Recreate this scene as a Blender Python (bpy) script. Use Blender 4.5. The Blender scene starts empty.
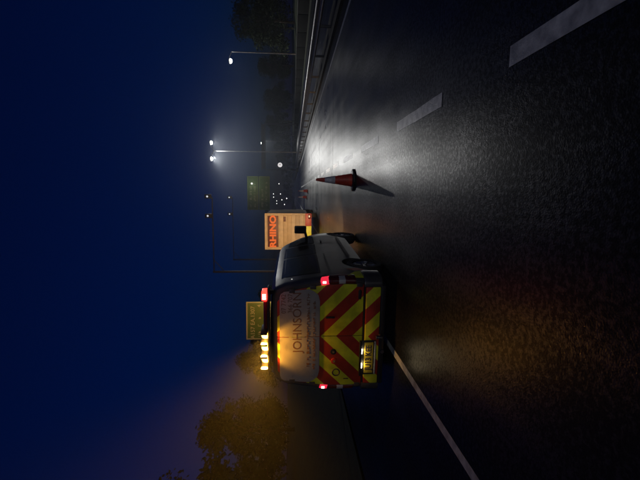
import bpy, bmesh, math, random
from mathutils import Vector, Matrix
R = math.radians
random.seed(7)
scene = bpy.context.scene
COL = scene.collection

# ------------------------------------------------------------------ camera (phone held on its side: world up is picture left)
cam = bpy.data.cameras.new('camera')
cam.sensor_width = 36.0
cam.lens = 370.0 / 640.0 * 36.0
cam.clip_start = 0.05
cam.clip_end = 5000
camo = bpy.data.objects.new('camera', cam); COL.objects.link(camo)
TH, PS = R(4.328), R(7.219)
r_ = Vector((math.cos(PS), math.sin(PS), 0))
d_ = Vector((-math.sin(PS)*math.cos(TH), math.cos(PS)*math.cos(TH), -math.sin(TH)))
u_ = r_.cross(d_)
m = Matrix((-u_, r_, -d_)).transposed().to_4x4()
m.translation = Vector((0, 0, 1.62))
camo.matrix_world = m
scene.camera = camo

# ------------------------------------------------------------------ sky: late dusk
world = bpy.data.worlds.new('World'); scene.world = world
world.use_nodes = True
wn, wl = world.node_tree.nodes, world.node_tree.links
sky = wn.new('ShaderNodeTexSky'); sky.sky_type = 'NISHITA'; sky.sun_disc = False
sky.sun_elevation = R(0.5); sky.sun_rotation = R(160)
sky.altitude = 60; sky.air_density = 1.0; sky.dust_density = 0.3; sky.ozone_density = 8.0
wl.new(sky.outputs[0], wn['Background'].inputs['Color'])
wn['Background'].inputs['Strength'].default_value = 0.056

# ------------------------------------------------------------------ exposure / renderer
scene.view_settings.view_transform = 'Standard'
scene.view_settings.look = 'None'
scene.view_settings.exposure = 0.0
scene.view_settings.gamma = 1.0
scene.cycles.use_denoising = True
scene.cycles.max_bounces = 8
scene.cycles.volume_bounces = 1
scene.cycles.sample_clamp_indirect = 6.0

# ------------------------------------------------------------------ helpers
def mat(name, color, rough=0.5, metal=0.0, spec=0.5, vary=0.0, scale=8.0, bump=0.0, bscale=60.0, emit=None, estr=0.0, coat=0.0):
    M = bpy.data.materials.new(name); M.use_nodes = True
    nt = M.node_tree; b = nt.nodes['Principled BSDF']
    b.inputs['Base Color'].default_value = (*color, 1)
    b.inputs['Roughness'].default_value = rough
    b.inputs['Metallic'].default_value = metal
    b.inputs['Specular IOR Level'].default_value = spec
    b.inputs['Coat Weight'].default_value = coat
    if emit:
        b.inputs['Emission Color'].default_value = (*emit, 1)
        b.inputs['Emission Strength'].default_value = estr
    if vary > 0 or bump > 0:
        tc = nt.nodes.new('ShaderNodeTexCoord')
    if vary > 0:
        n = nt.nodes.new('ShaderNodeTexNoise'); n.inputs['Scale'].default_value = scale; n.inputs['Detail'].default_value = 6
        nt.links.new(tc.outputs['Object'], n.inputs['Vector'])
        rp = nt.nodes.new('ShaderNodeMapRange')
        rp.inputs['From Min'].default_value = 0.3; rp.inputs['From Max'].default_value = 0.7
        rp.inputs['To Min'].default_value = 1 - vary; rp.inputs['To Max'].default_value = 1 + vary
        nt.links.new(n.outputs['Fac'], rp.inputs['Value'])
        mx = nt.nodes.new('ShaderNodeMix'); mx.data_type = 'RGBA'; mx.blend_type = 'MULTIPLY'
        mx.inputs['Factor'].default_value = 1
        mx.inputs['A'].default_value = (*color, 1)
        nt.links.new(rp.outputs[0], mx.inputs['B'])
        nt.links.new(mx.outputs['Result'], b.inputs['Base Color'])
        r2 = nt.nodes.new('ShaderNodeMapRange')
        r2.inputs['To Min'].default_value = max(0.02, rough - 0.12); r2.inputs['To Max'].default_value = min(1, rough + 0.15)
        nt.links.new(n.outputs['Fac'], r2.inputs['Value'])
        nt.links.new(r2.outputs[0], b.inputs['Roughness'])
    if bump > 0:
        n2 = nt.nodes.new('ShaderNodeTexNoise'); n2.inputs['Scale'].default_value = bscale; n2.inputs['Detail'].default_value = 4
        nt.links.new(tc.outputs['Object'], n2.inputs['Vector'])
        bp = nt.nodes.new('ShaderNodeBump'); bp.inputs['Strength'].default_value = bump; bp.inputs['Distance'].default_value = 0.01
        nt.links.new(n2.outputs['Fac'], bp.inputs['Height'])
        nt.links.new(bp.outputs[0], b.inputs['Normal'])
    return M

def obj(name, me, material=None, parent=None):
    o = bpy.data.objects.new(name, me); COL.objects.link(o)
    if material and not me.materials: me.materials.append(material)
    if parent: o.parent = parent
    return o

def thing(name, label, cat, loc=(0, 0, 0), rz=0.0, group=None):
    o = bpy.data.objects.new(name, None); COL.objects.link(o)
    o.location = loc; o.rotation_euler = (0, 0, rz); o.empty_display_size = 0.3
    o['label'] = label; o['category'] = cat
    if group: o['group'] = group
    return o

def tag(o, label, cat, group=None):
    o['label'] = label; o['category'] = cat
    if group: o['group'] = group
    return o

def copy_tree(o, parent=None):
    c = o.copy(); COL.objects.link(c); c.parent = parent
    for ch in list(o.children): copy_tree(ch, c)
    return c

class B:
    def __init__(s): s.v = []; s.f = []
    def add(s, vs, fs):
        k = len(s.v); s.v += [tuple(v) for v in vs]; s.f += [tuple(i + k for i in f) for f in fs]; return s
    def box(s, x0, x1, y0, y1, z0, z1):
        vs = [(x, y, z) for z in (z0, z1) for y in (y0, y1) for x in (x0, x1)]
        return s.add(vs, [(0, 2, 3, 1), (4, 5, 7, 6), (0, 1, 5, 4), (2, 6, 7, 3), (0, 4, 6, 2), (1, 3, 7, 5)])
    def tube(s, p0, p1, r0, r1=None, n=10, cap=True):
        r1 = r0 if r1 is None else r1
        p0, p1 = Vector(p0), Vector(p1); a = (p1 - p0).normalized()
        t = Vector((0, 0, 1)) if abs(a.z) < 0.9 else Vector((1, 0, 0))
        e = a.cross(t).normalized(); g = a.cross(e)
        vs = []
        for p, r in ((p0, r0), (p1, r1)):
            for i in range(n):
                w = 2*math.pi*i/n; vs.append(p + e*math.cos(w)*r + g*math.sin(w)*r)
        fs = [(i, i + n, (i+1) % n + n, (i+1) % n) for i in range(n)]
        if cap: fs += [tuple(range(n)), tuple(range(2*n-1, n-1, -1))]
        return s.add(vs, fs)
    def lathe(s, prof, n=24, axis='z', o=(0, 0, 0), close=False):
        vs = []; P = len(prof)
        for i in range(n):
            w = 2*math.pi*i/n
            for (r, h) in prof:
                if axis == 'z': vs.append((o[0]+r*math.cos(w), o[1]+r*math.sin(w), o[2]+h))
                else: vs.append((o[0]+h, o[1]+r*math.cos(w), o[2]+r*math.sin(w)))
        fs = []
        for i in range(n):
            j = (i+1) % n
            for k in range(P - (0 if close else 1)):
                k2 = (k+1) % P
                fs.append((i*P+k, j*P+k, j*P+k2, i*P+k2))
        return s.add(vs, fs)
    def prism(s, poly, y0, y1):        # poly in (x, z), extruded along y
        n = len(poly)
        vs = [(x, y0, z) for x, z in poly] + [(x, y1, z) for x, z in poly]
        return s.add(vs, [tuple(range(n)), tuple(range(2*n-1, n-1, -1))] + [(i, i+n, (i+1) % n+n, (i+1) % n) for i in range(n)])
    def prismx(s, poly, x0, x1):       # poly in (y, z), extruded along x
        n = len(poly)
        vs = [(x0, y, z) for y, z in poly] + [(x1, y, z) for y, z in poly]
        return s.add(vs, [tuple(range(n)), tuple(range(2*n-1, n-1, -1))] + [(i, i+n, (i+1) % n+n, (i+1) % n) for i in range(n)])
    def mesh(s, name, smooth=False, bevel=0.0, ang=35):
        me = bpy.data.meshes.new(name); me.from_pydata(s.v, [], s.f)
        bm = bmesh.new(); bm.from_mesh(me)
        bmesh.ops.recalc_face_normals(bm, faces=bm.faces)
        if bevel > 0:
            es = [e for e in bm.edges if len(e.link_faces) == 2 and e.calc_face_angle(0) > R(40)]
            bmesh.ops.bevel(bm, geom=es, offset=bevel, segments=2, affect='EDGES', profile=0.6)
        bm.to_mesh(me); bm.free()
        if smooth or bevel > 0:
            for p in me.polygons: p.use_smooth = True
            me.set_sharp_from_angle(angle=R(ang))
        return me
    def build(s, name, material, parent=None, smooth=False, bevel=0.0, ang=35):
        return obj(name, s.mesh(name, smooth, bevel, ang), material, parent)

def text_mesh(body, size, ext=0.002, bold=0.0, align='CENTER', sx=1.0):
    c = bpy.data.curves.new('lettering', 'FONT'); c.body = body; c.size = size; c.extrude = ext; c.offset = bold
    c.align_x = align; c.align_y = 'CENTER'; c.resolution_u = 3
    o = bpy.data.objects.new('lettering', c); COL.objects.link(o)
    dg = bpy.context.evaluated_depsgraph_get(); dg.update()
    me = bpy.data.meshes.new_from_object(o.evaluated_get(dg))
    bpy.data.objects.remove(o); bpy.data.curves.remove(c)
    for v in me.vertices:               # lay it in the xz plane, reading from -y
        x, y, z = v.co; v.co = (x*sx, -z, y)
    return me

def text(name, body, size, at, material, parent, **k):
    me = text_mesh(body, size, **k)
    for v in me.vertices: v.co += Vector(at)
    return obj(name, me, material, parent)

def light(kind, name, loc, power, color, parent=None, radius=0.1, spot=None, blend=0.5, aim=None):
    l = bpy.data.lights.new(name, kind); l.energy = power; l.color = color
    l.shadow_soft_size = radius
    if kind == 'SPOT': l.spot_size = R(spot); l.spot_blend = blend
    o = bpy.data.objects.new(name, l); COL.objects.link(o); o.location = loc
    if parent: o.parent = parent
    if aim is not None:
        o.rotation_euler = Vector(aim).to_track_quat('-Z', 'Y').to_euler()
    return o

# ------------------------------------------------------------------ materials
def asphalt_mat(name, base, wet):
    M = bpy.data.materials.new(name); M.use_nodes = True
    nt = M.node_tree; b = nt.nodes['Principled BSDF']; N = nt.nodes.new; L = nt.links.new
    tc = N('ShaderNodeTexCoord')
    big = N('ShaderNodeTexNoise'); big.inputs['Scale'].default_value = 0.35; big.inputs['Detail'].default_value = 5
    fine = N('ShaderNodeTexVoronoi'); fine.inputs['Scale'].default_value = 80
    mid = N('ShaderNodeTexNoise'); mid.inputs['Scale'].default_value = 34; mid.inputs['Detail'].default_value = 5
    for n in (big, fine, mid): L(tc.outputs['Object'], n.inputs['Vector'])
    # long streaks in the driving direction
    mp = N('ShaderNodeMapping'); mp.inputs['Scale'].default_value = (1.6, 0.03, 1)
    L(tc.outputs['Object'], mp.inputs['Vector'])
    st = N('ShaderNodeTexNoise'); st.inputs['Scale'].default_value = 1.5; st.inputs['Detail'].default_value = 4
    L(mp.outputs[0], st.inputs['Vector'])
    cr = N('ShaderNodeMapRange'); cr.inputs['From Min'].default_value = 0.25; cr.inputs['From Max'].default_value = 0.75
    cr.inputs['To Min'].default_value = 0.6; cr.inputs['To Max'].default_value = 1.5
    L(mid.outputs['Fac'], cr.inputs['Value'])
    mx = N('ShaderNodeMix'); mx.data_type = 'RGBA'; mx.blend_type = 'MULTIPLY'; mx.inputs['Factor'].default_value = 1
    mx.inputs['A'].default_value = (*base, 1); L(cr.outputs[0], mx.inputs['B']); L(mx.outputs['Result'], b.inputs['Base Color'])
    ad = N('ShaderNodeMath'); ad.operation = 'ADD'; L(big.outputs['Fac'], ad.inputs[0]); L(st.outputs['Fac'], ad.inputs[1])
    rr = N('ShaderNodeMapRange'); rr.inputs['From Min'].default_value = 0.7; rr.inputs['From Max'].default_value = 1.3
    rr.inputs['To Min'].default_value = wet; rr.inputs['To Max'].default_value = wet + 0.17
    L(ad.outputs[0], rr.inputs['Value']); L(rr.outputs[0], b.inputs['Roughness'])
    gr = N('ShaderNodeTexNoise'); gr.inputs['Scale'].default_value = 24; gr.inputs['Detail'].default_value = 3; gr.inputs['Roughness'].default_value = 0.7
    L(tc.outputs['Object'], gr.inputs['Vector'])
    wear = N('ShaderNodeTexNoise'); wear.inputs['Scale'].default_value = 0.9; wear.inputs['Detail'].default_value = 4
    L(mp.outputs[0], wear.inputs['Vector'])
    pat = N('ShaderNodeTexNoise'); pat.inputs['Scale'].default_value = 0.8; pat.inputs['Detail'].default_value = 6; pat.inputs['Roughness'].default_value = 0.6
    L(tc.outputs['Object'], pat.inputs['Vector'])
    pw = N('ShaderNodeMath'); pw.operation = 'ADD'; L(wear.outputs['Fac'], pw.inputs[0]); L(pat.outputs['Fac'], pw.inputs[1])
    bs = N('ShaderNodeMapRange'); bs.inputs['From Min'].default_value = 0.75; bs.inputs['From Max'].default_value = 1.25; bs.inputs['To Min'].default_value = 0.15; bs.inputs['To Max'].default_value = 1.0
    L(pw.outputs[0], bs.inputs['Value'])
    sm = N('ShaderNodeMath'); sm.operation = 'MULTIPLY_ADD'; sm.inputs[1].default_value = 0.40; sm.use_clamp = False
    L(pw.outputs[0], sm.inputs[0])
    gs = N('ShaderNodeMath'); gs.operation = 'SUBTRACT'; gs.inputs[1].default_value = 0.225; L(gr.outputs['Fac'], gs.inputs[0]); L(gs.outputs[0], sm.inputs[2])
    sr = N('ShaderNodeMapRange'); sr.interpolation_type = 'SMOOTHSTEP'; sr.inputs['From Min'].default_value = 0.60; sr.inputs['From Max'].default_value = 0.82
    sr.inputs['To Min'].default_value = 0.14; sr.inputs['To Max'].default_value = 0.75
    L(sm.outputs[0], sr.inputs['Value']); L(sr.outputs[0], b.inputs['Specular IOR Level'])
    b1 = N('ShaderNodeBump'); b1.inputs['Strength'].default_value = 0.9; b1.inputs['Distance'].default_value = 0.0016
    L(fine.outputs['Distance'], b1.inputs['Height']); L(bs.outputs[0], b1.inputs['Strength'])
    b2 = N('ShaderNodeBump'); L(bs.outputs[0], b2.inputs['Strength']); b2.inputs['Distance'].default_value = 0.0010
    L(mid.outputs['Fac'], b2.inputs['Height']); L(b1.outputs[0], b2.inputs['Normal'])
    L(b2.outputs[0], b.inputs['Normal'])
    return M

def chevron_mat(name, side=False):
    M = bpy.data.materials.new(name); M.use_nodes = True
    nt = M.node_tree; b = nt.nodes['Principled BSDF']; N = nt.nodes.new; L = nt.links.new
    tc = N('ShaderNodeTexCoord'); sp = N('ShaderNodeSeparateXYZ'); L(tc.outputs['Object'], sp.inputs[0])
    ab = N('ShaderNodeMath'); ab.operation = 'ABSOLUTE'; L(sp.outputs['X'], ab.inputs[0])
    ad = N('ShaderNodeMath'); ad.operation = 'ADD'; L(ab.outputs[0], ad.inputs[0]); L(sp.outputs['Z'], ad.inputs[1])
    of = N('ShaderNodeMath'); of.operation = 'ADD'; of.inputs[1].default_value = 10 - 0.93; L(ad.outputs[0], of.inputs[0])
    md = N('ShaderNodeMath'); md.operation = 'MODULO'; md.inputs[1].default_value = 0.5; L(of.outputs[0], md.inputs[0])
    lt = N('ShaderNodeMath'); lt.operation = 'LESS_THAN'; lt.inputs[1].default_value = 0.245; L(md.outputs[0], lt.inputs[0])
    no = N('ShaderNodeTexNoise'); no.inputs['Scale'].default_value = 5; no.inputs['Detail'].default_value = 7; L(tc.outputs['Object'], no.inputs['Vector'])
    mr = N('ShaderNodeMapRange'); mr.inputs['From Min'].default_value = 0.3; mr.inputs['From Max'].default_value = 0.7
    mr.inputs['To Min'].default_value = 0.65; mr.inputs['To Max'].default_value = 1.1; L(no.outputs['Fac'], mr.inputs['Value'])
    mx = N('ShaderNodeMix'); mx.data_type = 'RGBA'
    mx.inputs['A'].default_value = (0.42, 0.035, 0.016, 1); mx.inputs['B'].default_value = (0.74, 0.78, 0.03, 1)
    L(lt.outputs[0], mx.inputs['Factor'])
    m2 = N('ShaderNodeMix'); m2.data_type = 'RGBA'; m2.blend_type = 'MULTIPLY'; m2.inputs['Factor'].default_value = 1
    L(mx.outputs['Result'], m2.inputs['A']); L(mr.outputs[0], m2.inputs['B']); L(m2.outputs['Result'], b.inputs['Base Color'])
    b.inputs['Roughness'].default_value = 0.42
    return M

M = {}
M['asphalt'] = asphalt_mat('wet_asphalt', (0.013, 0.013, 0.0135), 0.26)
M['grass'] = mat('grass', (0.02, 0.028, 0.011), 0.9, vary=0.5, scale=3, bump=0.6, bscale=12)
M['gravel'] = mat('gravel', (0.022, 0.021, 0.019), 0.8, vary=0.4, scale=20, bump=0.6, bscale=40)
M['paint'] = mat('road_paint', (0.58, 0.59, 0.56), 0.33, spec=0.95, vary=0.42, scale=9, bump=0.35, bscale=70)
M['bitumen'] = mat('bitumen_joint', (0.02, 0.02, 0.02), 0.3, bump=0.6, bscale=50)
M['body'] = mat('van_paint', (0.075, 0.073, 0.07), 0.36, metal=0.25, vary=0.25, scale=3, coat=0.35)
M['chev'] = chevron_mat('chevron_sheeting')
M['yellow'] = mat('yellow_sheeting', (0.74, 0.78, 0.03), 0.42, vary=0.2, scale=5)
M['red_sheet'] = mat('red_sheeting', (0.42, 0.035, 0.016), 0.42, vary=0.2, scale=5)
M['white_panel'] = mat('blanked_window', (0.34, 0.33, 0.31), 0.28, vary=0.14, scale=4)
M['print'] = mat('brown_lettering', (0.17, 0.095, 0.06), 0.6)
M['ink'] = mat('dark_lettering', (0.05, 0.03, 0.03), 0.6)
M['black'] = mat('black_plastic', (0.015, 0.015, 0.016), 0.45, vary=0.2, scale=20)
M['rubber'] = mat('tyre_rubber', (0.018, 0.018, 0.018), 0.75, bump=0.3, bscale=40)
M['alloy'] = mat('wheel_steel', (0.2, 0.2, 0.2), 0.32, metal=0.85, vary=0.2, scale=12)
M['glass'] = mat('dark_glass', (0.012, 0.012, 0.014), 0.08, spec=0.7)
M['chrome'] = mat('bright_trim', (0.6, 0.6, 0.6), 0.2, metal=1.0)
M['tail_off'] = mat('tail_lens', (0.10, 0.006, 0.008), 0.15, coat=0.6)
M['tail_on'] = mat('tail_lens_lit', (0.3, 0.01, 0.02), 0.3, emit=(1.0, 0.03, 0.07), estr=0.85)
M['red_lamp'] = mat('red_lamp_lit', (0.3, 0.01, 0.02), 0.3, emit=(1.0, 0.03, 0.02), estr=5)
M['red_led'] = mat('red_led_lit', (0.3, 0.1, 0.1), 0.3, emit=(1.0, 0.55, 0.5), estr=6)
M['clear_lens'] = mat('clear_lens', (0.45, 0.45, 0.45), 0.12, coat=0.5)
M['amber'] = mat('amber_lamp_lit', (0.6, 0.3, 0.02), 0.3, emit=(1.0, 0.42, 0.05), estr=22)
M['plate'] = mat('number_plate', (0.72, 0.50, 0.04), 0.35)
M['plate_lamp'] = mat('plate_lamp_lit', (0.6, 0.6, 0.5), 0.3, emit=(1.0, 0.86, 0.6), estr=9)
M['head_lamp'] = mat('head_lamp_lit', (0.6, 0.6, 0.5), 0.3, emit=(1.0, 0.82, 0.6), estr=12)
M['truck'] = mat('cream_box', (0.50, 0.40, 0.26), 0.5, vary=0.2, scale=3)
M['truck_rib'] = mat('cream_rib', (0.42, 0.32, 0.19), 0.5, vary=0.2, scale=3)
M['board'] = mat('dark_red_board', (0.09, 0.018, 0.012), 0.5)
M['orange'] = mat('orange_lettering', (0.85, 0.17, 0.02), 0.5)
M['truck_dark'] = mat('chassis_dark', (0.03, 0.03, 0.03), 0.6)
M['cone'] = mat('cone_orange', (0.75, 0.07, 0.03), 0.45, vary=0.25, scale=12)
M['sleeve'] = mat('cone_white_sleeve', (0.82, 0.82, 0.82), 0.4, vary=0.2, scale=15)
M['sleeve_headlit'] = mat('headlit_white_sleeve', (0.92, 0.9, 0.86), 0.35)  # far cones: white raised in the colour to stand in for headlight light
M['steel'] = mat('galvanised_steel', (0.26, 0.26, 0.26), 0.42, metal=0.75, vary=0.25, scale=6)
M['dull_steel'] = mat('dull_steel', (0.11, 0.11, 0.11), 0.55, metal=0.4, vary=0.25, scale=6)
M['dark_steel'] = mat('dark_steel', (0.05, 0.05, 0.055), 0.5, metal=0.3, vary=0.2, scale=4)
M['white_lamp'] = mat('street_lamp_lit', (0.8, 0.8, 0.8), 0.3, emit=(1.0, 0.97, 0.86), estr=25)
M['far_lamp'] = mat('far_street_lamp_lit', (0.8, 0.8, 0.8), 0.3, emit=(1.0, 0.96, 0.92), estr=4)
M['signal'] = mat('signal_lamp_lit', (0.7, 0.7, 0.7), 0.3, emit=(0.85, 0.92, 1.0), estr=0.7)
M['disc'] = mat('lit_sign_face', (0.8, 0.8, 0.8), 0.4, emit=(1.0, 0.96, 0.95), estr=0.75)
M['sign_green'] = mat('green_sign_sheeting', (0.11, 0.19, 0.045), 0.45, vary=0.15, scale=2)
M['sign_text'] = mat('sign_lettering', (0.5, 0.5, 0.36), 0.5)
M['sign_dim'] = mat('sign_lettering_dim', (0.30, 0.34, 0.16), 0.5)
M['fence'] = mat('dark_boards', (0.007, 0.0062, 0.0055), 0.9, spec=0.1, vary=0.3, scale=3)
M['bark'] = mat('bark', (0.05, 0.04, 0.03), 0.9, vary=0.4, scale=10, bump=0.8, bscale=14)
M['leaf'] = mat('leaf', (0.024, 0.036, 0.013), 0.7, spec=0.15, vary=0.5, scale=0.9)

# ------------------------------------------------------------------ the setting
def sheet(name, x0, x1, y0, y1, z, material, parent=None, kind='structure', ny=1):
    b = B()
    for k in range(ny):
        a, c = y0 + (y1-y0)*k/ny, y0 + (y1-y0)*(k+1)/ny
        b.add([(x0, a, z), (x1, a, z), (x1, c, z), (x0, c, z)], [(0, 1, 2, 3)])
    o = b.build(name, material, parent)
    if kind and not parent: o['kind'] = kind
    return o

sheet('ground', -420, 420, -60, 900, -0.06, M['grass'])
road = sheet('road', -6.3, 6.0, -50, 880, 0.0, M['asphalt'])
far_road = sheet('opposite_road', 7.1, 15.6, -50, 880, 0.0, M['asphalt'])
b = B(); b.box(6.0, 7.1, -50, 880, -0.05, 0.10)
cr = b.build('central_reservation', M['gravel']); cr['kind'] = 'structure'
# banks on either side
def bank(name, pts):
    b = B(); n = 70; vs = []; fs = []
    for k in range(n+1):
        y = -40 + 900*(k/n)**1.6
        for (x, z) in pts:
            vs.append((x + random.uniform(-.15, .15), y, z + (random.uniform(-.12, .12) if z > 0.15 else 0)))
    P = len(pts)
    for k in range(n):
        for j in range(P-1): fs.append((k*P+j, (k+1)*P+j, (k+1)*P+j+1, k*P+j+1))
    b.add(vs, fs); o = b.build(name, M['grass'], smooth=True); o['kind'] = 'structure'
bank('verge', [(-6.35, 0.02), (-7.5, 0.1), (-9, 0.45), (-11.5, 1.3), (-15, 1.9), (-30, 2.2), (-60, 1.0)])
bank('far_verge', [(15.65, 0.02), (16.5, 0.03), (17.6, 0.06), (20, 0.7), (24, 1.2), (40, 1.6), (70, 0.8)])
# kerb upstand at the central reservation
# painted markings
def strip(name, x, w, y0, y1, z=0.004, rag=0.0):
    b = B(); n = max(1, int((y1-y0)/0.25)) if y1-y0 < 3 else max(1, int((y1-y0)/4))
    vs, fs = [], []
    for k in range(n+1):
        y = y0 + (y1-y0)*k/n
        vs += [(x-w/2+random.uniform(-rag, rag), y, z), (x+w/2+random.uniform(-rag, rag), y, z)]
    for k in range(n): fs.append((2*k, 2*k+1, 2*k+3, 2*k+2))
    b.add(vs, fs)
    return b.build(name, M['paint'], road)
y = 1.05
for k in range(22):
    strip('lane_dash', 1.02, 0.15, y, y+1.74, rag=0.004); y += 3.0
strip('edge_line', -2.5, 0.11, -6, 300, rag=0.003)
strip('edge_line', 5.35, 0.16, -6, 400, rag=0.003)
for (yy, x0, x1) in ((15.0, -0.6, 5.0), (22.0, 1.2, 5.0)):
    b = B(); n = 22; vs = []; fs = []
    for k in range(n+1):
        x = x0+(x1-x0)*k/n; w = random.uniform(.001, .008); q = random.uniform(-.012, .012)
        vs += [(x, yy+q-w, .003), (x, yy+q, .006), (x, yy+q+w, .003)]
    for k in range(n):
        fs += [(3*k, 3*k+3, 3*k+4, 3*k+1), (3*k+1, 3*k+4, 3*k+5, 3*k+2)]
    b.add(vs, fs).build('joint_seal', M['bitumen'], road, smooth=True)

# ------------------------------------------------------------------ safety barriers
def barrier(label, X, z, y0, y1, step, sides):
    t = thing('safety_barrier', label, 'barrier', (X, 0, z))
    prof = [(0, 0.44), (0.05, 0.47), (0.05, 0.52), (0.0, 0.57), (0.0, 0.61), (0.05, 0.66), (0.05, 0.71), (0, 0.74)]
    for s in sides:
        b = B(); vs = []; fs = []
        P = len(prof); n = 60
        for k in range(n+1):
            yy = y0+(y1-y0)*(k/n)**2
            for (x, zz) in prof: vs.append((s*(0.11+x), yy, zz))
        for k in range(n):
            for j in range(P-1): fs.append((k*P+j, (k+1)*P+j, (k+1)*P+j+1, k*P+j+1))
        b.add(vs, fs).build('rail', M['steel'] if len(sides) > 1 else M['dull_steel'], t, smooth=True, ang=80)
    pm = B().box(-.05, .05, -.03, .03, -.45, .73).box(-.108, .108, -.04, .04, .5, .68).mesh('post', bevel=.006)
    pm.materials.append(M['dull_steel'])
    yy = y0 + 1.0
    while yy < min(y1, 190):
        p = obj('post', pm, None, t); p.location = (0, yy, 0); yy += step
    return t
barrier('galvanised double-sided crash barrier along the central reservation', 6.5, 0.08, -8, 420, 3.2, (-1, 1))
fn = thing('roadside_fence', 'low dark boarded fence with a pale capping along the far verge', 'fence', (17.0, 0, 0.04))
pm = B().box(-.02, .02, 0, 3.92, 0, 1.02).mesh('panel', bevel=.006); pm.materials.append(M['fence'])
qm = B().box(-.06, .06, -.06, .06, -.2, 1.06).mesh('post', bevel=.008); qm.materials.append(M['fence'])
cm = B().box(-.07, .07, -.02, 3.94, 1.021, 1.075).mesh('capping', bevel=.006); cm.materials.append(M['dull_steel'])
for k in range(52):
    for nm, me_ in (('panel', pm), ('post', qm), ('capping', cm)):
        o = obj(nm, me_, None, fn)
        o.location = (0, 10+k*4.0+(0.04 if nm == 'panel' else 0.06 if nm == 'capping' else 0), 0 if nm != 'post' else 0)

# ------------------------------------------------------------------ trees
def tree_meshes(seed, h, r, n):
    rnd = random.Random(seed)
    tb = B()
    tb.tube((0, 0, -0.2), (0.1, 0.05, h*0.35), 0.2, 0.14, 9, False)
    tb.tube((0.1, 0.05, h*0.35), (0.0, 0.1, h*0.75), 0.14, 0.05, 9, False)
    clumps = []
    for k in range(26):
        a = rnd.uniform(0, 6.28); rr = r*math.sqrt(rnd.random())*0.85
        zz = h*(0.18 + 0.74*rnd.random()); fall = 1 - max(0, (zz/h-0.55))*1.5
        p = Vector((math.cos(a)*rr*fall, math.sin(a)*rr*fall, zz))
        clumps.append((p, r*rnd.uniform(0.2, 0.42)))
        tb.tube((0.05, 0.05, min(zz*0.7, h*0.6)), p, 0.05, 0.015, 5, False)
    trunk = tb.mesh('trunk', smooth=True); trunk.materials.append(M['bark'])
    lb = B(); vs = []; fs = []
    for k in range(n):
        p, cr_ = clumps[rnd.randrange(len(clumps))]
        v = Vector((rnd.gauss(0, 1), rnd.gauss(0, 1), rnd.gauss(0, 0.85)))
        v = v.normalized()*cr_*(rnd.random()**0.45)*(1.0 if rnd.random() < .92 else rnd.uniform(1.05, 1.4))
        c = p+v
        e = Vector((rnd.uniform(-1, 1), rnd.uniform(-1, 1), rnd.uniform(-1, 1))).normalized()
        g = e.orthogonal().normalized(); s = rnd.uniform(0.10, 0.24)
        i = len(vs)
        vs += [c-e*s, c+g*s*.45, c+e*s, c-g*s*.45]; fs.append((i, i+1, i+2, i+3))
    me = bpy.data.meshes.new('crown'); me.from_pydata([tuple(v) for v in vs], [], fs); me.materials.append(M['leaf'])
    return trunk, me
TM = [tree_meshes(3, 9.0, 3.3, 6500), tree_meshes(11, 9.0, 2.7, 5500), tree_meshes(29, 9.0, 3.8, 7500)]
def tree(x, y, z, h, k, label, group, rz):
    t = thing('roadside_tree', label, 'tree', (x, y, z), rz, group)
    t.scale = (h/9.0*1.05, h/9.0*1.05, h/9.0)
    obj('trunk', TM[k][0], None, t); obj('crown', TM[k][1], None, t)
rt = [(24.5, 36, 10.4, 2), (22.5, 43, 8.6, 0), (27, 47, 10.2, 1), (23.5, 55, 8.6, 2), (26.5, 64, 7.6, 0), (24.0, 74, 7.2, 1),
      (27, 84, 7.6, 2), (24.5, 97, 7.4, 0), (26, 112, 8.8, 2), (23.5, 126, 9.4, 1), (26, 142, 9.6, 0), (24, 160, 9.8, 2), (22, 182, 9.6, 1), (19.5, 205, 9.5, 0), (17, 232, 9.5, 2), (14, 262, 9.5, 1), (10.5, 296, 9.5, 2), (6, 330, 9.8, 0), (0, 352, 9.5, 2), (-7, 372, 9.8, 1)]
ORD = 'first second third fourth fifth sixth seventh eighth ninth tenth eleventh twelfth thirteenth fourteenth fifteenth sixteenth seventeenth eighteenth nineteenth twentieth'.split()
for i, (x, y, h, k) in enumerate(rt):
    lab = ORD[i]+' tree from the picture edge in the dark row beyond the far fence' if i > 2 else ['tall dark tree at the picture edge beyond the far fence', 'lower dark tree next to the tallest one beyond the far fence', 'dark tree standing behind the far lamp post'][i]
    tree(x, y, 1.0 if x > 16 else 0, h, k, lab, 'trees beyond the far verge', i*1.7)
lt = [(-12.0, 10.5, 6.6, 0), (-13.5, 14, 6.2, 2), (-12.6, 18.5, 5.4, 1), (-15, 23, 5.4, 2), (-14, 30, 5.0, 0), (-16, 39, 5.0, 1), (-15, 52, 5.2, 2)]
for i, (x, y, h, k) in enumerate(lt):
    lab = ORD[i]+' nearest dark tree on the bank beside the van' if i > 0 else 'nearest dark tree on the bank beside the van'
    tree(x, y, 1.2, h, k, lab, 'trees on the near bank', i*2.3+.6)

# ------------------------------------------------------------------ street lamps
def lamp_head(t, x, z, s, lit):
    """head hangs out along x from the pole, lens on the underside"""
    b = B(); b.prism([(x-.34, z-.02), (x-.36, z+.05), (x-.15, z+.13), (x+.2, z+.13), (x+.36, z+.05), (x+.34, z-.02)], -.16, .16)
    hd = b.build('lamp_head', M['dull_steel'], t, bevel=.015)
    bw = B().lathe([(.001, -.30), (.12, -.27), (.20, -.19), (.235, -.08), (.235, 0)], 18)
    for i, v in enumerate(bw.v): bw.v[i] = (v[0]*1.25+x, v[1], v[2]+z-.022)
    bw.build('lens', M[lit], hd, smooth=True)

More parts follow.
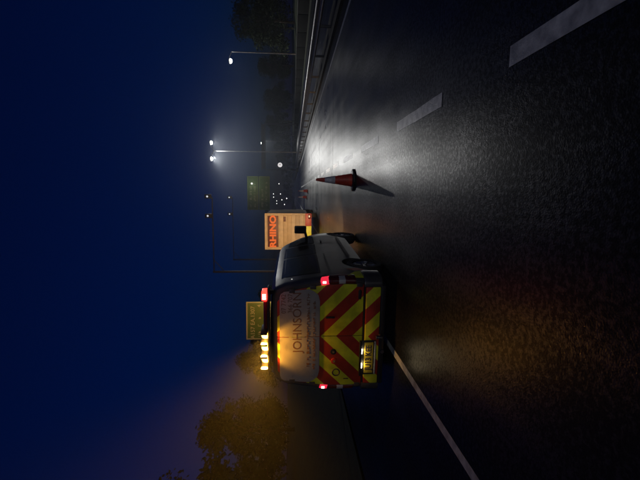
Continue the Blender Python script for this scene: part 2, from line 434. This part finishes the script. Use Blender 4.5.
def twin_lamp(label, X, Y, H, half, lit='white_lamp', group='twin street lamps'):
    t = thing('twin_street_lamp', label, 'street lamp', (X, Y, 0.05), 0, group)
    B().tube((0, 0, 0), (0, 0, 1.4), .13, .12, 12).build('base', M['steel'], t, smooth=True)
    B().tube((0, 0, 1.4), (0, 0, H-.5), .085, .055, 12).build('pole', M['steel'], t, smooth=True)
    b = B()
    for s in (-1, 1):
        b.tube((0, 0, H-.52), (s*half*.5, 0, H-.1), .045, .04, 8); b.tube((s*half*.5, 0, H-.1), (s*(half-.3), 0, H+.04), .04, .035, 8)
    b.build('arm', M['steel'], t, smooth=True)
    for s in (-1, 1): lamp_head(t, s*half, H, 1, lit)
    return t
def single_lamp(label, X, Y, H, reach, lit='white_lamp', z0=0.0, group='single street lamps'):
    t = thing('street_lamp', label, 'street lamp', (X, Y, z0), 0, group)
    B().tube((0, 0, -.3), (0, 0, 1.4), .12, .11, 12).build('base', M['steel'], t, smooth=True)
    B().tube((0, 0, 1.4), (0, 0, H-.2), .08, .055, 12).build('pole', M['steel'], t, smooth=True)
    B().tube((0, 0, H-.25), (-reach*.55, 0, H+.03), .05, .04, 8).tube((-reach*.55, 0, H+.03), (-reach+.3, 0, H+.05), .04, .035, 8).build('arm', M['steel'], t, smooth=True)
    lamp_head(t, -reach, H, 1, lit)
    return t
WHITE = (1.0, 0.99, 0.96)
t = twin_lamp('tall lit twin street lamp on the central reservation', 6.5, 61, 14.4, 1.24)
for s in (-1, 1): light('SPOT', 'lamp_light', (s*1.24, 0, 14.4-.42), (7000 if s < 0 else 2100), WHITE, t, .12, 146, .5, (0, -0.25, -1))
t = single_lamp('lit single street lamp by the far verge, nearest to the camera', 17.9, 50.8, 9.2, 1.15, z0=.4)
light('SPOT', 'lamp_light', (-1.15, 0, 8.78), 110, WHITE, t, .12, 95, .7, (-1.1, -0.35, -1))
t = single_lamp('lit single street lamp rising behind the gantry beam', 18.4, 137, 12.3, .8, z0=.4)
light('SPOT', 'lamp_light', (-.8, 0, 11.88), 3000, WHITE, t, .12, 140, .5, (-.5, -0.25, -1))
t = twin_lamp('added unseen twin street lamp on the central reservation, lighting the rear of the van', 6.5, -22, 12.5, 1.24)
for s in (-1, 1): light('SPOT', 'lamp_light', (s*1.24, 0, 12.5-.42), 760, WHITE, t, .12, 165, .4, (0, 0.2, -1))  # added lamp, never in view, to light the van's rear
twin_lamp('far twin street lamp just below the green sign', -1.7, 238, 13.4, 1.0, 'far_lamp')
twin_lamp('farthest twin street lamp between the green sign and the truck', -7.0, 282, 13.2, 1.0, 'far_lamp')
for (x, y, h, lab) in ((6.2, 230, 9.7, 'far street lamp right of the green sign against the trees'), (0, 232, 8.9, 'far street lamp under the green sign, upper of the cluster'),
                       (-3.6, 234, 8.1, 'far street lamp in the middle of the distant cluster'), (-6.6, 236, 6.5, 'low far street lamp in the distant cluster'),
                       (-11.2, 240, 9.2, 'far street lamp just above the truck roof corner'), (-2.2, 200, 4.6, 'lowest far lamp near the horizon')):
    single_lamp(lab, x, y, h, .7, 'far_lamp', group='far street lamps')

# ------------------------------------------------------------------ gantries
def cantilever(label, X, Y, H, reach, lx):
    t = thing('cantilever_gantry', label, 'gantry', (X, Y, 0.1), 0, 'cantilever signal gantries')
    B().box(-.35, .35, -.35, .35, -.3, .25).build('base', M['gravel'], t, bevel=.02)
    B().box(-.11, .11, -.11, .11, .25, H).build('post', M['dark_steel'], t, bevel=.02)
    b = B().box(.11, reach, -.07, .07, H-.2, H-.08)
    b.build('beam', M['dark_steel'], t, bevel=.01)
    b = B(); b.tube((.16, 0, H-1.3), (1.4, 0, H-.2), .05, .05, 8); b.build('brace', M['dark_steel'], t, smooth=True)
    for x in lx:
        x -= X
        h = B().box(x-.26, x+.26, -.1, .12, H-.05, H+.75).build('signal_head', M['black'], t, bevel=.02)
        B().tube((x, -.12, H+.42), (x, -.1, H+.42), .11, .11, 16).build('lens', M['signal'], h)
cantilever('tall dark cantilever gantry with two small signals, the higher one', -9.6, 45, 11.1, 9.05, (-0.5, -2.8))
cantilever('dark cantilever gantry with two small signals, the lower one behind', -11.7, 65, 11.85, 10.8, (-0.85, -3.7))
t = thing('portal_gantry', 'dark portal gantry spanning the opposite carriageway near the trees', 'gantry', (0, 95, 0))
for x in (5.75, 16.9):
    B().box(x-.14, x+.14, -.14, .14, 0, 8.2).build('post', M['dull_steel'], t, bevel=.02)
    B().box(x-.45, x+.45, -.4, .4, -.05, .5).build('foot', M['gravel'], t, bevel=.03)
b = B()
for (yy, zz) in ((-.45, 8.25), (.45, 8.25), (-.45, 9.15), (.45, 9.15)): b.box(5.6, 17.2, yy-.06, yy+.06, zz-.06, zz+.06)
for k in range(12):
    xa = 5.75+k*.93
    for yy in (-.45, .45): b.tube((xa, yy, 8.25 if k % 2 else 9.15), (xa+.93, yy, 9.15 if k % 2 else 8.25), .04, .04, 6)
    b.tube((xa, -.45, 8.25), (xa, .45, 8.25), .03, .03, 6)
b.build('truss', M['dark_steel'], t)
B().box(5.9, 16.7, -.53, -.5, 8.38, 9.05).build('walkway_panel', M['dark_steel'], t)

# ------------------------------------------------------------------ green sign over the road, on a cantilever post
def legend(rows, x0, x1, z, hh, y, rnd, fill=.75):
    """rows of short upright strokes: the lettering is too blurred to read"""
    b = B()
    for (za, xa, xb) in rows:
        x = xa
        while x < xb:
            w = rnd.uniform(.5, .95)*hh
            if rnd.random() < fill:
                b.box(x, x+w*.22, y-.004, y, za, za+hh*rnd.uniform(.75, 1)); b.box(x+w*.22, x+w*.8, y-.004, y, za+rnd.choice((0, .42, .8))*hh, za+rnd.choice((.16, .58, .95))*hh+.001)
            x += w
    return b
t = thing('overhead_sign', 'large green direction sign hanging over the road beyond the truck', 'sign', (0, 55, 0))
B().box(-7.4, -6.9, -.2, .2, -.1, 5.6).build('post', M['dark_steel'], t, bevel=.03)
B().box(-6.9, 2.3, .1, .35, 5.15, 5.55).build('arm', M['dark_steel'], t, bevel=.02)
p1 = B().box(-2.52, 2.38, 0, .06, 6.52, 8.12).build('upper_panel', M['sign_green'], t, bevel=.01)
p2 = B().box(-2.52, 2.38, 0, .06, 4.86, 6.46).build('lower_panel', M['sign_green'], t, bevel=.01)
for x in (-1.6, 0, 1.6): B().box(x-.05, x+.05, .061, .13, 4.86, 8.1).build('stiffener', M['dark_steel'], t)
for (p, z0) in ((p1, 6.52), (p2, 4.86)):
    b = B()
    b.box(-2.46, 2.32, -.006, -.001, z0+.05, z0+.09); b.box(-2.46, 2.32, -.006, -.001, z0+1.5, z0+1.54)
    b.box(-2.46, -2.42, -.006, -.001, z0+.09, z0+1.5); b.box(2.28, 2.32, -.006, -.001, z0+.09, z0+1.5)
    b.build('border', M['sign_dim'], p)
    legend([(z0+.95, -2.1, .9), (z0+.35, -2.1, 1.4)], 0, 0, 0, .32, -.002, random.Random(5+int(z0))).build('legend', M['sign_dim'], p)['kind'] = 'stuff'
B().tube((1.3, -.35, 7.42), (1.3, -.28, 7.42), .14, .14, 14).tube((1.3, -.3, 7.42), (1.3, .0, 7.42), .03, .03, 6).build('sign_lamp', M['disc'], t)
light('POINT', 'sign_light', (1.3, -1.6, 7.5), 22, (.9, 1, .8), t, .1)

# ------------------------------------------------------------------ amber-lit sign on the verge behind the van
t = thing('direction_sign', 'direction sign with pale border on the verge, lit amber above the van', 'sign', (-5.28, 15, 0), R(4))
for x in (-.5, .5): B().tube((x, .08, -.1), (x, .08, 3.3), .04, .04, 10).build('post', M['dull_steel'], t, smooth=True)
pn = B().box(-.80, .80, 0, .03, 2.3, 3.52).build('panel', M['sign_green'], t, bevel=.008)
b = B()
b.box(-.79, .79, -.007, -.001, 3.46, 3.51); b.box(-.79, .79, -.007, -.001, 2.31, 2.35)
b.box(-.79, -.745, -.007, -.001, 2.35, 3.46); b.box(.745, .79, -.007, -.001, 2.35, 3.46)
b.build('border', M['sign_text'], pn)
text('lettering', 'A157 EA.1307', .235, (-.08, -.004, 3.24), M['sign_text'], pn, bold=.004)
text('lettering', '4', .2, (.62, -.004, 2.98), M['sign_text'], pn, bold=.003)
text('lettering', '5', .2, (.62, -.004, 2.72), M['sign_text'], pn, bold=.003)
legend([(2.91, -.68, .1), (2.65, -.68, .0), (2.42, -.35, .45)], 0, 0, 0, .13, -.002, random.Random(4)).build('legend', M['sign_text'], pn)['kind'] = 'stuff'

# small round lit sign near the portal gantry
t = thing('round_sign', 'small round white lit sign on a thin post under the portal gantry', 'sign', (5.72, 78, 0))
B().tube((0, 0.05, -.05), (0, 0.05, 4.3), .035, .035, 8).build('post', M['dull_steel'], t, smooth=True)
dk = B().tube((0, -.02, 4.08), (0, .02, 4.08), .46, .46, 28).build('disc', M['disc'], t)
B().tube((.05, -.028, 4.08), (.05, -.021, 4.08), .12, .12, 12).build('mark', M['dull_steel'], dk)

# ------------------------------------------------------------------ traffic cones
def cone(label, loc, rz, sleeve, name='traffic_cone', simple=False, body='cone'):
    t = thing(name, label, 'traffic cone', loc, rz, 'traffic cones')
    def rad(z): return .165 - (.165-.03)*(z-.06)/.94
    b = B(); poly = []
    for k in range(8):
        w = 2*math.pi*(k+.5)/8; poly.append((.285*math.cos(w)*1.02, .285*math.sin(w)*1.02))
    n = 8; vs = [(x, y, 0.0) for x, y in poly]+[(x, y, .05) for x, y in poly]+[(x*.62, y*.62, .068) for x, y in poly]
    b.add(vs, [tuple(range(7, -1, -1)), tuple(range(16, 24))]+[(i, (i+1) % 8, (i+1) % 8+8, i+8) for i in range(8)]+[(i+8, (i+1) % 8+8, (i+1) % 8+16, i+16) for i in range(8)])
    b.build('base', M['black'] if sleeve != 'sleeve_headlit' else M['truck_dark'], t, bevel=.006)
    b = B(); b.lathe([(.175, .06), (.168, .085), (rad(.5), .5), (rad(.96), .96), (.026, .99), (.018, 1.0), (0.0005, 1.0)], 28)
    b.build('body', M[body], t, smooth=True, ang=50)
    za, zb_ = (.50, .77) if sleeve == 'sleeve' else (.46, .92)
    b = B(); b.lathe([(rad(za)+.001, za), (rad(za)+.004, za+.005), (rad(zb_)+.004, zb_-.005), (rad(zb_)+.001, zb_)], 28)
    b.build('reflective_sleeve', M[sleeve], t, smooth=True, ang=50)
    return t
cone('red and white traffic cone on the wet road by the lane dashes', (.35, 9.75, 0.001), .2, 'sleeve')
cone('distant traffic cone right of the pair, red below a white sleeve', (.22, 37.9, 0.001), .5, 'sleeve_headlit')
cone('distant traffic cone left of the pair beyond the truck', (-.42, 40.2, 0.001), .1, 'sleeve_headlit')

# ------------------------------------------------------------------ the van
VX, VY, VYAW = -2.22, 5.56, R(3.5)
van = thing('van', 'grey maintenance van with red and yellow chevron rear doors and amber beacons', 'van', (VX, VY, 0), -VYAW)
def interp(tab, y):
    if y <= tab[0][0]: return tab[0][1]
    for (a, p), (c, q) in zip(tab, tab[1:]):
        if y <= c: return p+(q-p)*(y-a)/(c-a)
    return tab[-1][1]
HW = [(0, .895), (.03, .925), (.10, .942), (.3, .95), (3.9, .95), (4.3, .92), (4.55, .84), (4.72, .70), (4.78, .60)]
TOP = [(0, 1.89), (.03, 1.925), (.12, 1.955), (.6, 1.97), (2.6, 1.965), (3.0, 1.93), (3.2, 1.87), (4.05, 1.24), (4.2, 1.17), (4.55, 1.0), (4.72, .82), (4.78, .66)]
ZB = .27
def section(y):
    hw, T = interp(HW, y), interp(TOP, y)
    zb = min(1.08, ZB+(T-ZB)*.62)
    u = T-zb
    return [(0, ZB), (.80*hw, ZB), (.955*hw, ZB+.05), (.99*hw, ZB+.30*(zb-ZB)), (hw, ZB+.62*(zb-ZB)), (.992*hw, zb),
            (hw-.055*u-.008, zb+.40*u), (hw-.12*u-.008, zb+.74*u), (hw-.20*u-.008, zb+.91*u), (hw-.34*u, T-.018*min(1, u)), (.35*hw, T+.004), (0, T+.006)]
def side_x(y, z):
    s = section(y)
    for (x0, z0), (x1, z1) in zip(s[1:], s[2:]):
        if z0 <= z <= z1: return x0+(x1-x0)*(z-z0)/(z1-z0)
    return s[-3][0]
ys = [0, .015, .03, .06, .10, .18, .3, .6, .9, 1.3, 1.8, 2.2, 2.6, 2.8, 3.0, 3.1, 3.2, 3.45, 3.7, 3.95, 4.05, 4.12, 4.2, 4.35, 4.55, 4.65, 4.72, 4.78]
b = B(); vs = []; fs = []
for y in ys:
    s = section(y); ring = [(x, y, z) for x, z in s]+[(-x, y, z) for x, z in s[-2:0:-1]]
    vs += ring
P = len(ring)
for k in range(len(ys)-1):
    for j in range(P): fs.append((k*P+j, (k+1)*P+j, (k+1)*P+(j+1) % P, k*P+(j+1) % P))
fs += [tuple(range(P)), tuple(range(len(ys)*P-1, (len(ys)-1)*P-1, -1))]
b.add(vs, fs)
bodyo = b.build('body', M['body'], None, smooth=True, ang=32)
AX = (0.95, 3.95)
cutters = []
for y in AX:
    for s in (-1, 1):
        c = B().tube((s*.66, y, .33), (s*1.2, y, .33), .40, .40, 36).build('cutter', M['black'])
        mo = bodyo.modifiers.new('cut', 'BOOLEAN'); mo.operation = 'DIFFERENCE'; mo.object = c; mo.solver = 'EXACT'
        cutters.append(c)
dg = bpy.context.evaluated_depsgraph_get(); dg.update()
me = bpy.data.meshes.new_from_object(bodyo.evaluated_get(dg))
bodyo.modifiers.clear(); bodyo.data = me; me.name = 'body'
me.materials.clear(); me.materials.append(M['body'])
for p in me.polygons: p.use_smooth = True; p.material_index = 0
me.set_sharp_from_angle(angle=R(32))
for c in cutters: bpy.data.objects.remove(c)
bodyo.parent = van

def patch(name, corners, off, material, parent, s=1, n=(10, 8), thick=0.0):
    """piece laid on the side skin; corners (y, z) in order"""
    (y0, z0), (y1, z1), (y2, z2), (y3, z3) = corners
    vs = []; fs = []; nu, nv = n
    for i in range(nu+1):
        for j in range(nv+1):
            a, c = i/nu, j/nv
            y = (1-a)*(1-c)*y0+a*(1-c)*y1+a*c*y2+(1-a)*c*y3
            z = (1-a)*(1-c)*z0+a*(1-c)*z1+a*c*z2+(1-a)*c*z3
            vs.append((s*(side_x(y, z)+off), y, z))
    for i in range(nu):
        for j in range(nv):
            q = i*(nv+1)+j; fs.append((q, q+nv+1, q+nv+2, q+1) if s > 0 else (q, q+1, q+nv+2, q+nv+1))
    bb = B().add(vs, fs); me = bpy.data.meshes.new(name); me.from_pydata(bb.v, [], bb.f)
    for p in me.polygons: p.use_smooth = True
    return obj(name, me, material, parent)
for s in (1, -1):
    # glazing: rear quarter, sliding door, cab door
    patch('side_window', [(.34, 1.16), (1.62, 1.14), (1.60, 1.78), (.40, 1.79)], .005, M['glass'], van, s)
    patch('side_window', [(1.72, 1.14), (2.62, 1.12), (2.56, 1.76), (1.70, 1.78)], .005, M['glass'], van, s)
    d = patch('cab_door', [(2.72, .42), (3.50, .42), (3.74, 1.06), (2.70, 1.06)], .006, M['body'], van, s)
    patch('cab_window', [(2.76, 1.12), (3.72, 1.12), (3.16, 1.66), (2.74, 1.70)], .006, M['glass'], van, s)
    hx = side_x(2.85, .98)
    B().box(s*(hx+.005) if s > 0 else -(hx+.035), s*(hx+.035) if s > 0 else -(hx+.005), 2.76, 2.96, .955, .99).build('door_handle', M['black'], d, bevel=.008)
    # rubbing strip and sill
    patch('rub_strip', [(1.38, .52), (3.48, .52), (3.48, .58), (1.38, .58)], .018, M['black'], van, s, n=(10, 1))
    patch('sliding_rail', [(.35, .99), (1.65, .99), (1.65, 1.02), (.35, 1.02)], .012, M['black'], van, s, n=(10, 1))
    # chevron wrap on the rear quarter
    patch('side_marking', [(.045, .34), (.46, .34), (.34, .60), (.045, .80)], .006, M['yellow'], van, s, n=(8, 8))
    patch('side_marking', [(.47, .40), (.56, .56), (.48, .74), (.36, .60)], .007, M['red_sheet'], van, s, n=(6, 6))
    # mirror
    h = B().box(min(s*1.02, s*1.21), max(s*1.02, s*1.21), 3.50, 3.60, 1.27, 1.56).build('mirror', M['black'], van, bevel=.035)
    B().box(min(s*1.045, s*1.185), max(s*1.045, s*1.185), 3.492, 3.498, 1.31, 1.52).build('mirror_glass', M['glass'], h)
    B().tube((s*.86, 3.58, 1.25), (s*1.06, 3.56, 1.30), .035, .03, 8).build('mirror_arm', M['black'], h, smooth=True)
    # head lamp
    hl = B().box(min(s*.52, s*.80), max(s*.52, s*.80), 4.56, 4.70, .72, .90).build('head_lamp', M['clear_lens'], van, bevel=.03)
    B().tube((s*.66, 4.705, .80), (s*.66, 4.72, .80), .075, .075, 16).build('bulb', M['head_lamp'], hl)
    light('SPOT', 'head_light', (s*.66, 4.80, .80), 2300, (1.0, .62, .32), van, .06, 75, .8, (0.03, 1, .035))
    # wheels
for y in AX:
    for s in (1, -1):
        X = s*.83
        w = thing('wheel', '', '', (X, y, .33)); del w['label']; del w['category']; w.parent = van
        o_ = B().lathe([(.215, -.10), (.30, -.105), (.325, -.07), (.33, 0), (.325, .07), (.30, .105), (.215, .10)], 36, 'x').build('tyre', M['rubber'], w, smooth=True, ang=50)
        rb = B().lathe([(.218, .075), (.205, .085), (.19, .05), (.17, .03)], 36, 'x')
        rb.lathe([(.17, .03), (.06, .045), (.0, .05)], 36, 'x')
        for k in range(10):
            a = 2*math.pi*k/10
            rb.tube((.06, .055*math.cos(a), .055*math.sin(a)), (.072, .19*math.cos(a), .19*math.sin(a)), .018, .024, 6)
        rb.tube((.05, 0, 0), (.085, 0, 0), .055, .045, 14)
        rm = rb.build('rim', M['alloy'], w, smooth=True, ang=40)
        if s < 0: w.rotation_euler = (0, 0, math.pi)
# windscreen laid on the sloping front skin
ws = []; 
for y in (3.24, 3.5, 3.8, 4.02):
    T = interp(TOP, y); hw = section(y)[9][0]*.98
    ws.append([(-hw, y, T-.005), (-hw*.5, y, T+.012), (0, y, T+.014), (hw*.5, y, T+.012), (hw, y, T-.005)])
b = B(); b.add([p for r in ws for p in r], [(i*5+j, i*5+j+1, i*5+j+6, i*5+j+5) for i in range(3) for j in range(4)])
b.build('windscreen', M['glass'], van, smooth=True)

# rear doors
def rear_half(z): # half width of the rear face at height z
    return side_x(0, z)
def door_poly(s, z0, z1, x_in, inset):
    zs = [z0+(z1-z0)*k/10 for k in range(11)]
    out = [(rear_half(z)-inset, z) for z in zs]
    out[-1] = (out[-1][0]-.05, out[-1][1]); out[-2] = (out[-2][0]-.015, out[-2][1])
    poly = [(x_in, z0)]+out+[(x_in, z1)]
    return [(s*x, z) for x, z in poly]
for s in (1, -1):
    dr = B().prism(door_poly(s, .515, 1.845, .005, .05), -.022, .004).build('rear_door', M['chev'], van, bevel=.008)
    # blanked window with cut lower corner
    pl = [(s*.004, 1.19), (s*.58, 1.19), (s*.68, 1.215), (s*.745, 1.29), (s*.775, 1.36), (s*.735, 1.74), (s*.70, 1.79), (s*.64, 1.81), (s*.004, 1.81)]
    B().prism(pl, -.034, -.022).build('window_panel', M['white_panel'], dr, bevel=.005)
    for z in (.58, 1.30, 1.62):
        x = rear_half(z)-.055
        B().box(min(s*(x-.03), s*(x+.03)), max(s*(x-.03), s*(x+.03)), -.04, -.018, z-.045, z+.045).build('hinge', M['body'], dr, bevel=.008)
# recessed grip by the hinge side, lock, badge, handles
B().box(.30, .33, -.045, -.02, .96, 1.10).build('door_handle', M['black'], van, bevel=.008)
rg = B(); rg.lathe([(.045, 0), (.05, .008), (.062, .008), (.068, 0)], 24)
for i, v in enumerate(rg.v): rg.v[i] = (v[0]-.62, -.023-v[2], v[1]+.92)
rg.build('badge_ring', M['ink'], van, smooth=True)
for (x, z, r) in ((-.26, .97, .048), (-.42, .955, .05)):
    q = B().tube((x, -.04, z), (x, -.02, z), r, r, 20).build('door_lock', M['red_sheet'] if x < -.3 else M['black'], van, bevel=.004)
    B().tube((x, -.046, z), (x, -.041, z), r*.4, r*.4, 12).build('lock_barrel', M['chrome'], q)
B().box(-.74, -.725, -.03, -.02, .72, .80).build('latch_mark', M['ink'], van)
B().prism([(.60, .555), (.74, .545), (.765, .575), (.74, .60), (.61, .60)], -.036, -.02).build('door_catch', M['black'], van, bevel=.008)
B().box(-.9, .9, -.03, .0, .485, .512).build('door_step_gap', M['black'], van)
# bumper: chevron face, grey corners, dark valance
B().prism([(-.80, .255), (.80, .255), (.805, .29), (.80, .48), (-.80, .48), (-.805, .29)], -.060, .05).build('bumper_face', M['chev'], van, bevel=.012)
for s in (1, -1):
    vs = [(s*.802, -.058), (s*.87, -.05), (s*.935, -.01), (s*.965, .06), (s*.968, .34), (s*.94, .34), (s*.90, .06), (s*.802, .0)]
    b = B(); n = len(vs); b.add([(x, y, .23) for x, y in vs]+[(x, y, .51) for x, y in vs], [tuple(range(n)), tuple(range(2*n-1, n-1, -1))]+[(i, i+n, (i+1) % n+n, (i+1) % n) for i in range(n)])
    b.build('bumper_corner', M['body'], van, bevel=.015)
B().box(-.82, .82, -.05, .1, .17, .252).build('valance', M['black'], van, bevel=.02)
B().tube((-.25, .10, .20), (-.25, -.09, .20), .03, .03, 14).build('exhaust_pipe', M['alloy'], van, smooth=True)
tb = B().tube((.02, .1, .24), (.02, -.14, .24), .028, .028, 10).tube((.02, -.14, .22), (.02, -.14, .32), .022, .03, 10)
tb.build('tow_ball', M['alloy'], van, smooth=True)
# tail lamps
for s in (1, -1):
    def tl(z0, z1, y0=-.02, y1=.16):
        b = B(); vs = []; fs = []; zs = [z0+(z1-z0)*k/6 for k in range(7)]
        for z in zs:
            rx = rear_half(z)
            ring = [(rx-.045, y0+.012), (rx-.02, y0), (rx+.022, y0+.012), (side_x(.05, z)+.012, .05), (side_x(y1, z)+.008, y1), (side_x(y1, z)-.04, y1), (rx-.045, .05)]
            vs += [(s*x, y, z) for x, y in ring]
        for k in range(6):
            for j in range(7): fs.append((k*7+j, (k+1)*7+j, (k+1)*7+(j+1) % 7, k*7+(j+1) % 7))
        fs += [tuple(range(7)), tuple(range(6*7+6, 6*7-1, -1))]
        return b.add(vs, fs)
    T_ = tl(.64, 1.06).build('tail_lamp', M['tail_off'], van, bevel=.004)
    lb_ = tl(1.075, 1.20, -.024, .11)
    lb_.v = [(x, y, z + .30*(s*x-.93) - .35*max(0, y)) for x, y, z in lb_.v]
    lb_.build('lit_lens', M['tail_on'], T_, bevel=.006)
    B().box(min(s*.86, s*.895), max(s*.86, s*.895), -.030, -.022, 1.10, 1.15).build('bulb', M['red_led'], T_, bevel=.003)
    tl(.80, .90, -.026, .10).build('reversing_lens', M['clear_lens'], T_, bevel=.004)
# number plate in a lit housing on the lower left door
hx0, hx1 = -.64, -.06
hs = B().prism([(hx0, .30), (hx1, .30), (hx1, .52), (hx1-.03, .56), (hx0+.03, .56), (hx0, .52)], -.075, -.06).build('plate_housing', M['black'], van, bevel=.006)
B().box(hx0, hx1, -.125, -.062, .535, .565).build('plate_hood', M['black'], van, bevel=.008)
B().box(hx0+.01, hx1-.01, -.10, -.074, .305, .325).build('plate_ledge', M['white_panel'], van, bevel=.005)
pt = B().box(hx0+.03, hx1-.03, -.083, -.077, .345, .485).build('number_plate', M['plate'], van, bevel=.004)
text('lettering', 'JU13 KEE', .135, ((hx0+hx1)/2, -.0845, .413), M['ink'], pt, bold=.004, sx=.80)
for x in (-.47, -.23):
    l = B().box(x-.035, x+.035, -.118, -.085, .522, .536).build('plate_lamp', M['plate_lamp'], van)
    light('POINT', 'plate_light', (x, -.115, .508), .26, (1.0, .80, .45), van, .012)
# lettering on the blanked windows
for (s_, size, at, al, k) in (('JOHNSORN', .19, (.735, -.035, 1.535), 'RIGHT', 1.0), ('07 7742', .10, (.70, -.035, 1.745), 'RIGHT', .95), ('366 707', .10, (.705, -.035, 1.645), 'RIGHT', .95)):
    text('lettering', s_, size, at, M['print'], van, align=al, sx=k, ext=.001)
legend([(1.345, -.55, .70)], 0, 0, 0, .05, -.0345, random.Random(2), .9).build('small_print', M['print'], van)['kind'] = 'stuff'
legend([(1.255, -.55, .58)], 0, 0, 0, .045, -.0345, random.Random(9), .9).build('small_print', M['print'], van)['kind'] = 'stuff'
# roof light bar, overhanging the rear edge of the roof
B().box(-.60, .80, -.10, .14, 1.962, 1.992).build('light_bar', M['black'], van, bevel=.012)
for x in (-.5, .7): B().box(x-.03, x+.03, .06, .13, 1.90, 1.965).build('bar_foot', M['black'], van)
for x in (-.355, -.155, .045):
    dm = B().lathe([(.001, 1.0), (.34, .94), (.64, .77), (.87, .5), (1.0, 0), (.98, -.6), (.9, -.9)], 20)
    for i, v in enumerate(dm.v): dm.v[i] = (x+v[0]*.054, v[1]*.10-.01, 2.037+v[2]*.054)
    dm.build('beacon', M['amber'], van, smooth=True)
    light('SPOT', 'beacon_light', (x, -.135, 2.04), 4600, (1.0, .42, .04), van, .03, 114, 1.0, (-.92, -1, .30))
    light('POINT', 'beacon_light', (x, -.15, 2.03), 1.2, (1.0, .42, .04), van, .03)
    light('SPOT', 'beacon_light', (x, -.15, 2.00), 14, (1.0, .42, .04), van, .03, 70, 1.0, (0, .28, -1))
    light('SPOT', 'beacon_light', (x, .135, 2.05), 620, (1.0, .46, .05), van, .03, 42, 1.0, (-.16, 1, .10))
for x in (-.455, -.255, -.055, .13): B().box(x-.018, x+.018, -.19, .14, 1.99, 2.09).build('gap_fin', M['black'], van, bevel=.005)  # added black fins that keep the gaps between the lit beacons dark
B().box(.16, .60, -.08, .11, 1.995, 2.05).build('dark_lens', M['tail_off'], van, bevel=.015)
rl = B().prism([(.62, 1.995), (.76, 1.995), (.755, 2.075), (.625, 2.075)], -.11, .10).build('red_marker', M['red_lamp'], van, bevel=.012)
for k in range(3): B().box(.65+k*.03, .67+k*.03, -.118, -.112, 2.01, 2.06).build('diode', M['red_led'], rl)
light('POINT', 'marker_light', (.69, -.15, 2.035), 0.5, (1, .05, .02), van, .03)

# ------------------------------------------------------------------ the truck ahead
tk = thing('box_truck', 'cream box truck with a dark RHINO board stopped ahead of the van', 'truck', (-2.38, 23, 0))
W = 1.13
B().box(-W+.04, W-.04, .05, 5.6, .62, 3.24).build('box_body', M['truck'], tk, bevel=.03)
for (x0, x1, z0, z1) in ((-W, -W+.09, .6, 3.29), (W-.09, W, .6, 3.29)): B().box(x0, x1, -.03, .1, z0, z1).build('corner_post', M['truck'], tk, bevel=.015)
B().box(-W, W, -.035, .1, 3.19, 3.30).build('top_rail', M['truck'], tk, bevel=.015)
B().box(-W, W, -.035, .1, .55, .64).build('bottom_rail', M['steel'], tk, bevel=.012)
bd = B().box(-.97, .97, -.02, .045, 2.46, 3.12).build('name_board', M['board'], tk, bevel=.012)
text('lettering', 'RHINO', .52, (0, -.024, 2.78), M['orange'], bd, bold=.022, sx=1.22)
# sloping strokes under the lettering and the boarded shutter
for k in range(7):
    z0 = .66+k*.252
    B().box(-W+.1, W-.1, -.005-.01*(k % 2), .048, z0, z0+.236).build('plank', M['truck'] if k in (1, 3, 6) else M['truck_rib'], tk, bevel=.01)
B().box(.62, .92, -.03, -.02, 2.0, 2.14).build('makers_plate', M['board'], tk, bevel=.005)
for (x0, x1, m_) in ((-W, -.35, 'yellow'), (-.35, .35, 'yellow'), (.352, W, 'red_sheet')):
    B().box(x0, x1, -.10, -.04, .42, .80).build('rear_marker_board', M[m_], tk, bevel=.008)
for s in (-1, 1):
    B().box(min(s*.8, s*1.08), max(s*.8, s*1.08), -.14, -.101, .46, .62).build('tail_lamp', M['tail_off'], tk, bevel=.01)
B().box(-.45, .45, 0, 7.2, .48, .6).build('chassis', M['truck_dark'], tk, bevel=.02)
tp = []
cab = B().prismx([(5.75, .5), (7.5, .5), (7.55, 1.2), (7.3, 1.35), (7.0, 2.3), (6.7, 2.4), (5.75, 2.4)], -1.05, 1.05).build('cab', M['truck'], tk, bevel=.06)
B().prismx([(7.31, 1.4), (7.33, 1.4), (7.04, 2.25), (7.02, 2.25)], -.9, .9).build('windscreen', M['glass'], cab)
for y in (1.5, 6.4):
    for s in (-1, 1):
        w = thing('wheel', '', '', (s*.95, y, .42)); del w['label']; del w['category']; w.parent = tk
        B().lathe([(.26, -.13), (.39, -.135), (.42, -.09), (.42, .09), (.39, .135), (.26, .13)], 28, 'x').build('tyre', M['rubber'], w, smooth=True, ang=50)
        B().lathe([(.26, .1*s), (.2, .04*s), (.0, .06*s)], 28, 'x').build('rim', M['alloy'], w, smooth=True)

# ------------------------------------------------------------------ the air: thin wet mist that the lamps light up
hz = B().box(-440, 440, -70, 920, -1.2, 16.5).mesh('haze')
hm = bpy.data.materials.new('mist'); hm.use_nodes = True
nt = hm.node_tree
for n in list(nt.nodes):
    if n.type != 'OUTPUT_MATERIAL': nt.nodes.remove(n)
pv = nt.nodes.new('ShaderNodeVolumePrincipled')
pv.inputs['Color'].default_value = (.82, .90, 1.0, 1)
pv.inputs['Density'].default_value = 0.0011
pv.inputs['Anisotropy'].default_value = 0.78
nt.links.new(pv.outputs[0], nt.nodes['Material Output'].inputs['Volume'])
ho = obj('haze', hz, hm); ho['kind'] = 'stuff'; ho.display_type = 'WIRE'
